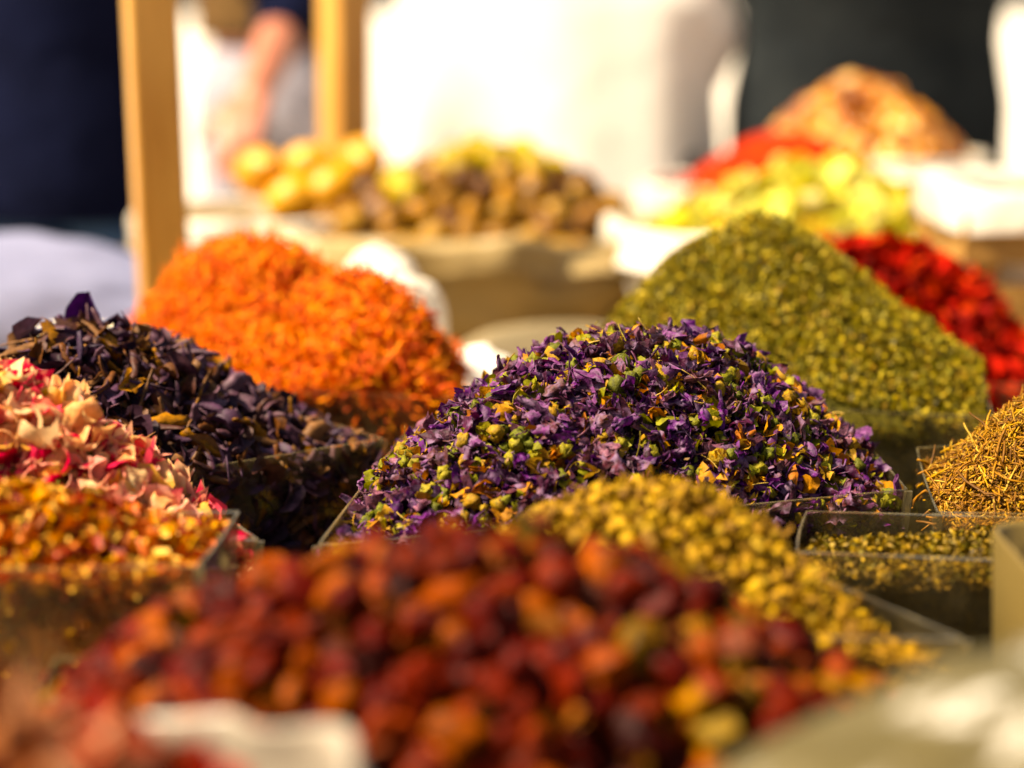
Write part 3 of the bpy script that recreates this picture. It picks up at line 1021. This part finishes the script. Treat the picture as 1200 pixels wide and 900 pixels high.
# far bag of dried limes with lemons
LX, LY, LRX, LRY = -0.05, 2.30, 0.215, 0.22
bag('plastic_bag', 'big open tan plastic bag of dried limes in the left background', 'bag', LX, LY, LRX, LRY, RIM - 0.004, M_BAGT, 5.0, 0.03, 0.13, 0.85)
hl = round_heap('lime_bed', LX, LY, LRX * .92, LRY * .92, RIM - 0.03, 0.10, pieces_mat('lime_mass', ['#4a3014'], 0.9), 'dense lower layer of brown dried limes filling the far tan bag', 'dried limes', peak=(0.15, 0.1), sharp=0.7, seed=14, sink=0.01)
# far right bags
bag('plastic_bag', 'white plastic bag of yellow green dried slices in the right background', 'bag', 0.33, 2.17, 0.20, 0.17, RIM + 0.004, M_BAGW, 9.0, 0.035, 0.15, 0.85)
hy = round_heap('fruit_slice_heap', 0.33, 2.17, 0.185, 0.155, RIM - 0.004, 0.075, pieces_mat('slice_mass', ['#a88a30'], 0.9), 'heap of pale yellow green dried slices in the far right bag', 'dried fruit', sharp=0.8, seed=15)
scatter(hy, 'slice', 'slices', [curled_petal(270 + i, 0.040, 0.032, 0.8, 6, 6, 0.10) for i in range(4)], pieces_mat('dry_slice', ['#dcdc68', '#e6e488', '#d0c458', '#e0dc7c', '#b8a848', '#e0d090'], 0.5, 0.3, 60, 0.2), 240, 131, 0.5, (0.7, 1.2), (-0.004, 0.008))
bag('plastic_bag', 'small plastic bag of orange red spice behind the yellow green slices', 'bag', 0.345, 2.53, 0.175, 0.13, RIM + 0.02, M_BAGW, 12.0, 0.03, 0.07, 0.85)
ho = round_heap('red_spice_heap', 0.345, 2.53, 0.165, 0.12, RIM + 0.012, 0.085, plain_mat('red_spice', '#8c1c04', '#a02c06', 0.9, 40, 0.8, 160, bdist=0.004, spec=0.08), 'mound of orange red ground spice behind the yellow green slices', 'spice', sharp=0.6, cname='ground_spice', seed=16)
bag('plastic_bag', 'plastic bag heaped with brown nuts at the far right', 'bag', 0.49, 2.82, 0.165, 0.14, RIM + 0.03, M_BAGW, 15.0, 0.03, 0.07, 0.85)
hh = round_heap('nut_heap', 0.49, 2.82, 0.155, 0.13, RIM + 0.022, 0.112, pieces_mat('nut_mass', ['#7c4a20'], 0.9), 'tall heap of round light brown nuts at the far right', 'nuts', sharp=0.6, seed=17, sink=0.008)
scatter(hh, 'nut', 'nuts', [ball_piece(280 + i, (0.0165, 0.0140, 0.0135), 9, 7, 0.08, 60) for i in range(4)], pieces_mat('nut', ['#c88a44', '#8c5020', '#ecb874', '#643410', '#c88c4c', '#a86430'], 0.3, 0, 60, 0.25, spec=0.6), 360, 141, 0.9, (0.8, 1.15), (-0.003, 0.006))

# limes and lemons: single fruits on the bed
M_LIME = pieces_mat('dried_lime', ['#8a5c24', '#6c421a', '#a87838', '#5a3614', '#946a34', '#b88c48'], 0.5, 0, 40, 0.35, bump=0.8, bscale=120)
M_LIMEY = pieces_mat('pale_lime', ['#c0a430', '#b89a34', '#ccb24a', '#a88c2c'], 0.5, 0, 40, 0.25, bump=0.6, bscale=120)
M_LEMON = plain_mat('lemon_skin', '#b87c00', '#c48a02', 0.42, 30, 0.4, 260, bdist=0.002)
lime_me = [mesh_np('dried_lime', *ball_piece(300 + i, (0.0185, 0.017, 0.017), 14, 10, 0.10, 70), M_LIME) for i in range(5)]
limey_me = [mesh_np('pale_dried_lime', *ball_piece(310 + i, (0.018, 0.017, 0.0165), 14, 10, 0.08, 70), M_LIMEY) for i in range(3)]
r = np.random.default_rng(55)
placed = []
tries = 0
while tries < 9000 and len(placed) < 175:
    tries += 1
    P, Nn = hl.sample(1, r)
    p = P[0] + Nn[0] * (0.006 + 0.010 * r.random())
    if all(np.linalg.norm(p - q) > 0.0285 for q in placed):
        placed.append(p)
for p in placed:
    px, _ = proj(p)
    pale = (px[1] < 205 and px[0] > 500 and r.random() < 0.8) or (px[0] < 480 and px[1] < 235 and r.random() < 0.9)
    o = link('pale_dried_lime' if pale else 'dried_lime', (limey_me if pale else lime_me)[r.integers(0, 3)], None, p)
    o.rotation_euler = tuple(r.uniform(0, 6.28, 3))
    s = r.uniform(0.86, 1.16)
    o.scale = (s, s, s)
    if pale:
        tag(o, 'pale yellow dried lime at the top of the blurred heap in the far tan bag', 'lime', 'pale dried limes in the far tan bag')
    else:
        tag(o, 'brown wrinkled dried lime in the blurred heap in the far tan bag', 'lime', 'brown dried limes in the far tan bag')


def lemon_mesh():
    prof = [(0.0, -0.037), (0.004, -0.036), (0.009, -0.0335), (0.019, -0.027), (0.027, -0.015), (0.030, 0.0), (0.027, 0.015), (0.019, 0.0265), (0.010, 0.033), (0.006, 0.037), (0.003, 0.0395), (0.0, 0.040)]
    n = 18
    rings = [[(max(a, 1e-4) * math.cos(2 * math.pi * i / n), max(a, 1e-4) * math.sin(2 * math.pi * i / n), z) for i in range(n)] for a, z in prof]
    m = MB()
    m.loft(rings)
    return mesh_np('lemon', m.V, m.F, M_LEMON, True)


lm = lemon_mesh()
M_LBAG = plain_mat('white_tray', '#d9d3c6', '#e4dfd4', 0.45, 10, 0.2, 40, 0.2)
bag('plastic_bag', 'low white plastic bag holding the lemons beside the dried limes', 'bag', -0.30, 2.36, 0.14, 0.13, RIM + 0.0, M_BAGW, 21.0, 0.03, 0.08, 0.85)
round_heap('lemon_leaf_bed', -0.30, 2.36, 0.125, 0.115, RIM - 0.03, 0.012, plain_mat('straw', '#b59a5c', '#c8b078', 0.8, 20, 0.6, 120), 'straw packing under the lemons in the low white bag', 'straw', cname='straw_mass', seed=18, sink=0.0)
for (px, py, Y, rot, lab) in ((305, 203, 2.33, (1.2, .3, .4), 'single round lemon at the left end of the lemons'),
                              (362, 196, 2.42, (1.5, .5, 1.2), 'lemon behind and right of the leftmost lemon'),
                              (392, 222, 2.30, (1.3, .2, 2.3), 'lemon lying against the dried limes, lowest of the lemons'),
                              (425, 190, 2.44, (1.5, .8, 0.2), 'pale yellow lemon below the rear post'),
                              (347, 234, 2.29, (1.4, .1, 1.9), 'lemon half sunk in the bag between the leftmost lemon and limes')):
    o = link('lemon', lm, None, at(px, py, Y))
    o.rotation_euler = rot
    tag(o, lab, 'lemon', 'lemons in the background')

# ------------------------------------------------------------------ boxes, paper and crate behind the heaps
crumpled_lump('knotted_bag', 'bright white knotted plastic bag behind the orange safflower', 'bag', (-0.122, 1.66, ZT), (0.062, 0.055, 0.088), M_BAGW, 31)
crumpled_lump('paper_wad', 'small white crumpled paper left of the mallow heap top', 'paper', (-0.030, 1.60, ZT), (0.040, 0.035, 0.048), plain_mat('white_paper', '#e2dccf', '#ebe6dc', 0.7, 10, 0.3, 60), 34)
crumpled_lump('lilac_bag', 'pale lilac plastic bag at the left edge below the dark jacket', 'bag', (-0.54, 2.0, ZT), (0.22, 0.13, 0.075), M_LILAC, 37, 0.12, 0.05)
crumpled_lump('beige_bag', 'small beige paper bag right of the red petals', 'bag', (0.515, 1.62, ZT), (0.055, 0.06, 0.055), plain_mat('kraft_paper', '#b39a66', '#c4ac7a', 0.7, 10, 0.3, 60), 39)
M_CARD = plain_mat('cream_card', '#d2c4a2', '#dccfb0', 0.75, 6, 0.15, 60)


def carton(label, loc, hx, hy, hz, rz):
    root = empty('carton', loc, label, 'carton')
    R = rotz(rz)
    m = MB()
    m.box((-hx, -hy, 0.001), (hx, hy, hz), R)
    bevel(m.build('body', M_CARD, root), 0.003)
    for s in (-1, 1):
        m = MB()
        m.box((s * hx * 0.5 - hx * 0.47, -hy * 0.98, hz + 0.0006), (s * hx * 0.5 + hx * 0.47, hy * 0.98, hz + 0.003), R)
        m.build('flap', M_CARD, root)


crumpled_lump('cream_bag', 'low cream paper bag in the gap left of the green herb cone', 'bag', (0.05, 1.92, ZT), (0.11, 0.05, 0.036), plain_mat('cream_paper', '#7c6c4c', '#8c7c5a', 0.7, 10, 0.3, 60), 43, 0.07, 0.03)
carton('small cream card box at the foot of the ochre post', (-0.375, 1.72, ZT), 0.04, 0.035, 0.088, -0.1)

cr = empty('wooden_crate', (0.56, 1.93, ZT), 'slatted wooden crate lined with white plastic at the right edge', 'crate')
M_SLAT = plain_mat('crate_wood', '#8a6228', '#a67a3a', 0.65, 10, 0.4, 40, stretch=(1, 10, 10))
HX, HY = 0.135, 0.11
for k, z in enumerate((0.012, 0.075, 0.138)):
    for s in (-1, 1):
        m = MB()
        m.box((-HX, s * HY - 0.005, z), (HX, s * HY + 0.005, z + 0.042))
        m.build('slat', M_SLAT, cr)
        m = MB()
        m.box((s * HX - 0.005 + s * 0.006, -HY - 0.004, z), (s * HX + 0.005 + s * 0.006, HY + 0.004, z + 0.042))
        m.build('slat', M_SLAT, cr)
for sx in (-1, 1):
    for sy in (-1, 1):
        m = MB()
        m.box((sx * (HX - 0.014) - 0.012, sy * (HY - 0.017) - 0.0115, 0.001), (sx * (HX - 0.014) + 0.012, sy * (HY - 0.017) + 0.0115, 0.185))
        m.build('corner_post', M_SLAT, cr)
m = MB()
m.box((-HX + .004, -HY + .006, 0.002), (HX - .004, HY - .006, 0.010))
m.build('floor_board', M_SLAT, cr)
m = MB()
rings = []
for (s, z) in ((0.80, 0.05), (0.84, 0.19), (0.90, 0.205), (1.12, 0.206), (1.16, 0.196), (1.17, 0.168)):
    ring = []
    for i in range(48):
        a = 2 * math.pi * i / 48
        ca, sa = math.cos(a), math.sin(a)
        ex = (abs(ca) ** 6 + abs(sa) ** 6) ** (-1 / 6)
        q = s + 0.03 * noise.noise(Vector((ca * 5, sa * 5, z * 12)))
        ring.append((HX * q * ca * ex, HY * q * sa * ex, z + 0.012 * noise.noise(Vector((ca * 4, sa * 4, 3)))))
    rings.append(ring)
m.loft(rings, cap=False)
m.build('liner', M_BAGW, cr, smooth=True)
round_heap('bark_heap', 0.56, 1.93, 0.105, 0.084, ZT + 0.19, 0.03, plain_mat('bark', '#7c5a28', '#a88448', 0.7, 40, 0.9, 120), 'mound of brown bark bits in the white lined crate', 'spice', cname='bark_bits', seed=19, floor=ZT + 0.06)

# ------------------------------------------------------------------ posts
M_POST = plain_mat('ochre_paint', '#a8742a', '#c09044', 0.4, 5, 0.2, 30, stretch=(6, 6, 1))


def post(label, X, Y, wd, rz, lean, H=1.60, base=ZT + 0.0005):
    root = empty('canopy_post', (X, Y, base), label, 'post', 'posts holding the stall canopy')
    R = rotz(rz)
    m = MB()
    rings = []
    for z in (0.012, 0.5, 1.0, H):
        rings.append([tuple(np.array(p) @ R.T + np.array([lean * z, 0, 0])) for p in rrect(wd / 2, wd / 2, wd * 0.10, z, 3)])
    m.loft(rings)
    m.build('shaft', M_POST, root, smooth=False)
    m = MB()
    m.box((-.06, -.06, 0.0), (.06, .06, 0.0115))
    m.build('foot_plate', M_POST, root)


p0, p1 = at(192, 330, 1.80), at(176, 0, 1.80)
ln = (p1[0] - p0[0]) / (p1[2] - p0[2])
post('thick ochre post at the left behind the safflower', p0[0] - ln * (p0[2] - ZT), 1.80, 0.045, rad(16), ln)
p0, p1 = at(405, 160, 2.62), at(404, 0, 2.62)
ln = (p1[0] - p0[0]) / (p1[2] - p0[2])
post('ochre post behind the lemons, farther back of the two posts', p0[0] - ln * (p0[2] - ZT), 2.62, 0.052, rad(36), ln)

# ------------------------------------------------------------------ people in the background
M_SKIN = plain_mat('skin', '#985a44', '#a86a52', 0.5, 12, 0.1, 120)
M_HAIR = plain_mat('hair', '#241a14', '#32241a', 0.5, 60, 0.4, 200)
M_SHOE = plain_mat('shoe', '#2a2420', '#3a322c', 0.5)


def remesh(mb, name, mat, parent, vox, smooth_it=4):
    o = link(name + '_src', mesh_np(name, mb.V, mb.F, mat, True))
    md = o.modifiers.new('r', 'REMESH')
    md.mode = 'VOXEL'
    md.voxel_size = vox
    md.use_smooth_shade = True
    sm = o.modifiers.new('s', 'SMOOTH')
    sm.iterations = smooth_it
    sm.factor = 0.5
    dg = bpy.context.evaluated_depsgraph_get()
    me = bpy.data.meshes.new_from_object(o.evaluated_get(dg))
    me.name = name
    bpy.data.objects.remove(o)
    if not me.materials:
        me.materials.append(mat)
    return link(name, me, parent)


def person(label, X, Y, face, top, bottom, hand_l, hand_r, h=1.74, robe=False, hem=0.80, robe_k=1.0, stout=1.0, bare=1):
    """standing figure; hands given in the figure's own frame (x right, y forward), metres"""
    k = h / 1.74
    root = empty('person', (X, Y, 0), label, 'person')
    root.rotation_euler = (0, 0, face)
    body, shirt, legs, hair, shoes = MB(), MB(), MB(), MB(), MB()
    S = lambda *p: tuple(v * k for v in p)
    # head and neck
    body.loft([[(rx * k * math.cos(t), (oy + ry * math.sin(t)) * k, z * k) for t in [2 * math.pi * i / 20 for i in range(20)]] for z, rx, ry, oy in
               ((1.50, .045, .05, 0), (1.515, .055, .065, .02), (1.54, .062, .082, .018), (1.58, .072, .094, .012), (1.63, .077, .099, .005), (1.67, .076, .097, 0), (1.71, .062, .082, 0), (1.735, .03, .045, 0))])
    body.capsule(S(0, -.01, 1.40), S(0, 0, 1.54), .058 * k, .054 * k)
    body.capsule(S(0, .10, 1.63), S(0, .122, 1.592), .011 * k, .016 * k)
    body.capsule(S(-.022, .094, 1.553), S(.022, .094, 1.553), .010 * k, .010 * k)
    for s in (-1, 1):
        body.capsule(S(s * .078, -.005, 1.60), S(s * .080, -.008, 1.635), .013 * k, .015 * k)
        body.capsule(S(s * .032, .083, 1.632), S(s * .036, .083, 1.632), .014 * k, .014 * k)
    hair.loft([[(rx * k * math.cos(t), (oy + ry * math.sin(t)) * k, z * k) for t in [2 * math.pi * i / 20 for i in range(20)]] for z, rx, ry, oy in
               ((1.56, .070, .060, -.045), (1.62, .082, .085, -.022), (1.67, .083, .100, -.008), (1.72, .068, .088, -.004), (1.75, .03, .04, -.004))])
    # torso
    tor = ((.86, .165, .115), (.95, .165, .112), (1.05, .150, .105), (1.18, .160, .112), (1.30, .178, .115), (1.38, .165, .100), (1.43, .11, .075))
    tor = tuple((z, a * stout, b * stout) for z, a, b in tor)
    ring = lambda a, b, z, n=28, oy=0: [(a * k * math.cos(2 * math.pi * i / n), (oy + b * math.sin(2 * math.pi * i / n)) * k, z * k) for i in range(n)]
    body.loft([ring(a * .95, b * .95, z) for z, a, b in tor])
    if not robe:
        zs = [(hem, .182 * stout, .130 * stout)] + [(z, a * 1.07 + .006, b * 1.10 + .008) for z, a, b in tor if z > hem + 0.03]
        shirt.loft([ring(a, b, z) for z, a, b in zs])
    for s, hd in ((-1, hand_l), (1, hand_r)):
        sh = np.array([s * .185 * stout, 0, 1.375])
        hd = np.array(hd, float)
        # elbow: bends outwards and down
        d = hd - sh
        dist = min(np.linalg.norm(d), .55)
        mid = sh + d * 0.5
        ho_ = math.sqrt(max(.30 ** 2 - (dist / 2) ** 2, 0.0004))
        out = np.array([s * 0.55, -0.45, -0.75])
        out = out - d * (out @ d) / (d @ d)
        out /= np.linalg.norm(out)
        el = mid + out * ho_
        body.capsule(sh * k, el * k, .048 * k, .040 * k)
        body.capsule(el * k, hd * k, .040 * k, .026 * k)
        shirt.capsule(sh * k, el * k, .066 * k, .056 * k)
        cuff = el + (hd - el) * (0.85 if not robe else 0.9)
        if s == bare or robe:
            shirt.capsule(el * k, (el + (cuff - el) * (0.35 if not robe else 1)) * k, .056 * k, .050 * k)
        else:
            shirt.capsule(el * k, cuff * k, .056 * k, .046 * k)
        # hand: palm, four unequal bent fingers, thumb from the side of the palm
        fd = hd - el
        fd /= np.linalg.norm(fd)
        sd2 = np.cross(fd, (0, 0, 1))
        sd2 = sd2 / (np.linalg.norm(sd2) + 1e-6)
        nn = np.cross(sd2, fd)
        pc = hd + fd * .075
        for q in (-.024, -.008, .008, .024):
            body.capsule((hd + sd2 * q * .6) * k, (pc + sd2 * q) * k, .0145 * k, .0125 * k)
        for q, L_ in ((-.026, .062), (-.009, .075), (.008, .082), (.025, .072)):
            a_ = pc + sd2 * q
            b_ = a_ + fd * L_ * .55 - nn * .012
            c_ = b_ + fd * L_ * .35 - nn * .030
            body.capsule(a_ * k, b_ * k, .0095 * k, .0085 * k)
            body.capsule(b_ * k, c_ * k, .0085 * k, .0072 * k)
        ta = hd + fd * .025 - sd2 * s * .026
        tb_ = ta + fd * .035 - sd2 * s * .026 - nn * .010
        tc_ = tb_ + fd * .030 - sd2 * s * .006 - nn * .012
        body.capsule(ta * k, tb_ * k, .0125 * k, .0105 * k)
        body.capsule(tb_ * k, tc_ * k, .0105 * k, .0085 * k)
    # legs
    for s in (-1, 1):
        hip, kn, an = np.array([s * .09, 0, .90]), np.array([s * .10, .02, .49]), np.array([s * .10, -.01, .09])
        body.capsule(hip * k, kn * k, .080 * k, .052 * k)
        body.capsule(kn * k, an * k, .052 * k, .036 * k)
        body.capsule((an + [0, 0, -.04]) * k, (an + [s * .015, .14, -.055]) * k, .036 * k, .030 * k)
        shoes.capsule((an + [0, -.02, -.045]) * k, (an + [s * .016, .15, -.050]) * k, .043 * k, .038 * k)
        if not robe:
            legs.capsule(hip * k, kn * k, .096 * k, .072 * k)
            legs.capsule(kn * k, (an + [0, 0, .01]) * k, .072 * k, .062 * k)
    legs.loft([ring(.17 * stout, .122 * stout, .84), ring(.172 * stout, .125 * stout, .92), ring(.16 * stout, .115 * stout, 1.0)]) if not robe else None
    if robe:
        R_ = []
        for z, a, b in ((.10, .30, .25), (.3, .285, .235), (.6, .265, .215), (.85, .250 * robe_k, .17), (1.0, .240 * robe_k, .16), (1.15, .232 * robe_k, .15), (1.30, .215, .15), (1.385, .18, .115), (1.44, .10, .075), (1.47, .075, .07)):
            n = 60
            rg = []
            for i in range(n):
                t = 2 * math.pi * i / n
                f = 1 + 0.05 * (1.5 - z) * math.sin(9 * t + 2 * z) + 0.03 * math.sin(5 * t + 4 * z) * (z < 1.3)
                rg.append((a * k * f * math.cos(t), b * k * f * math.sin(t), z * k))
            R_.append(rg)
        shirt.loft(R_)
    remesh(body, 'body', M_SKIN, root, 0.0065, 3)
    remesh(hair, 'hair', M_HAIR, root, 0.012, 2)
    remesh(shirt, 'robe' if robe else 'jacket', top, root, 0.010, 3)
    if not robe:
        remesh(legs, 'trousers', bottom, root, 0.012, 3)
    for s in (-1, 1):
        an = np.array([s * .10, -.01, .09])
        sm_ = MB()
        sm_.capsule((an + [0, -.02, -.045]) * k, (an + [s * .016, .15, -.052]) * k, .045 * k, .038 * k)
        sm_.build('shoe', M_SHOE, root, smooth=True)
    return root


M_NAVY = plain_mat('navy_cloth', '#070b20', '#0b1028', 0.9, 10, 0.5, 14, bdist=0.02, spec=0.04)
M_SLATE = plain_mat('slate_cloth', '#191d20', '#222628', 0.9, 10, 0.5, 14, bdist=0.02, spec=0.04)
M_DENIM = plain_mat('denim', '#1c3a5c', '#264a70', 0.8, 10, 0.5, 40)
M_WHITE = plain_mat('white_cloth', '#f0eee8', '#f6f4f0', 0.8, 10, 0.3, 12, 0.5, bdist=0.02)
M_BROWN = plain_mat('brown_cloth', '#4a3420', '#5a4428', 0.9, 10, 0.5, 14, bdist=0.02, spec=0.04)
M_GREYL = plain_mat('pale_grey_cloth', '#86828e', '#96929c', 0.9, 10, 0.5, 14, bdist=0.02, spec=0.04)
q = at(80, 150, 3.2)
person('person in a dark navy jacket and blue jeans standing at the left, hand held forward', q[0], 3.2, rad(180 - 8), M_NAVY, M_DENIM, (-.35, .20, 1.00), (.20, .22, .90), 1.80, hem=0.80, bare=-1)
q = at(640, 100, 3.45)
person('person in a bright white robe standing behind the dried limes', q[0], 3.45, rad(137), M_WHITE, None, (-.21, .05, .84), (.21, .05, .84), 1.76, robe=True, robe_k=1.36)
q = at(1018, 60, 3.3)
person('person in dark slate grey clothes standing at the upper right behind the nuts', q[0], 3.3, rad(182), M_SLATE, M_SLATE, (-.33, .05, .80), (.29, .06, .80), 1.84, hem=0.72, stout=1.2, bare=0)
q = at(330, 60, 4.4)
person('person in a brown jacket and pale grey trousers far behind between the two posts', q[0], 4.4, rad(165), M_BROWN, M_GREYL, (-.27, .05, .80), (.27, .05, .80), 1.86, hem=1.02)

pv, pf = curled_petal(991, 0.036, 0.022, 0.9, 7, 7, 0.06, 0.3)
o = link('purple_petal', mesh_np('purple_petal', pv, pf, pieces_mat('deep_purple_petal', ['#4a2464'], 0.6, 0.1, 200, 0.3)), ht.root)
pp = at(97, 376, 1.165)
o.location = tuple(pp - ht.o)
o.rotation_euler = (rad(80), rad(-80), rad(10))
o['label'] = 'single large dark purple petal standing up on the heap top'

# ------------------------------------------------------------------ fill the heaps with their pieces
bvh = BVHTree.FromPolygons(CORE_V, CORE_F)
for job in PENDING:
    run_scatter(bvh, job)
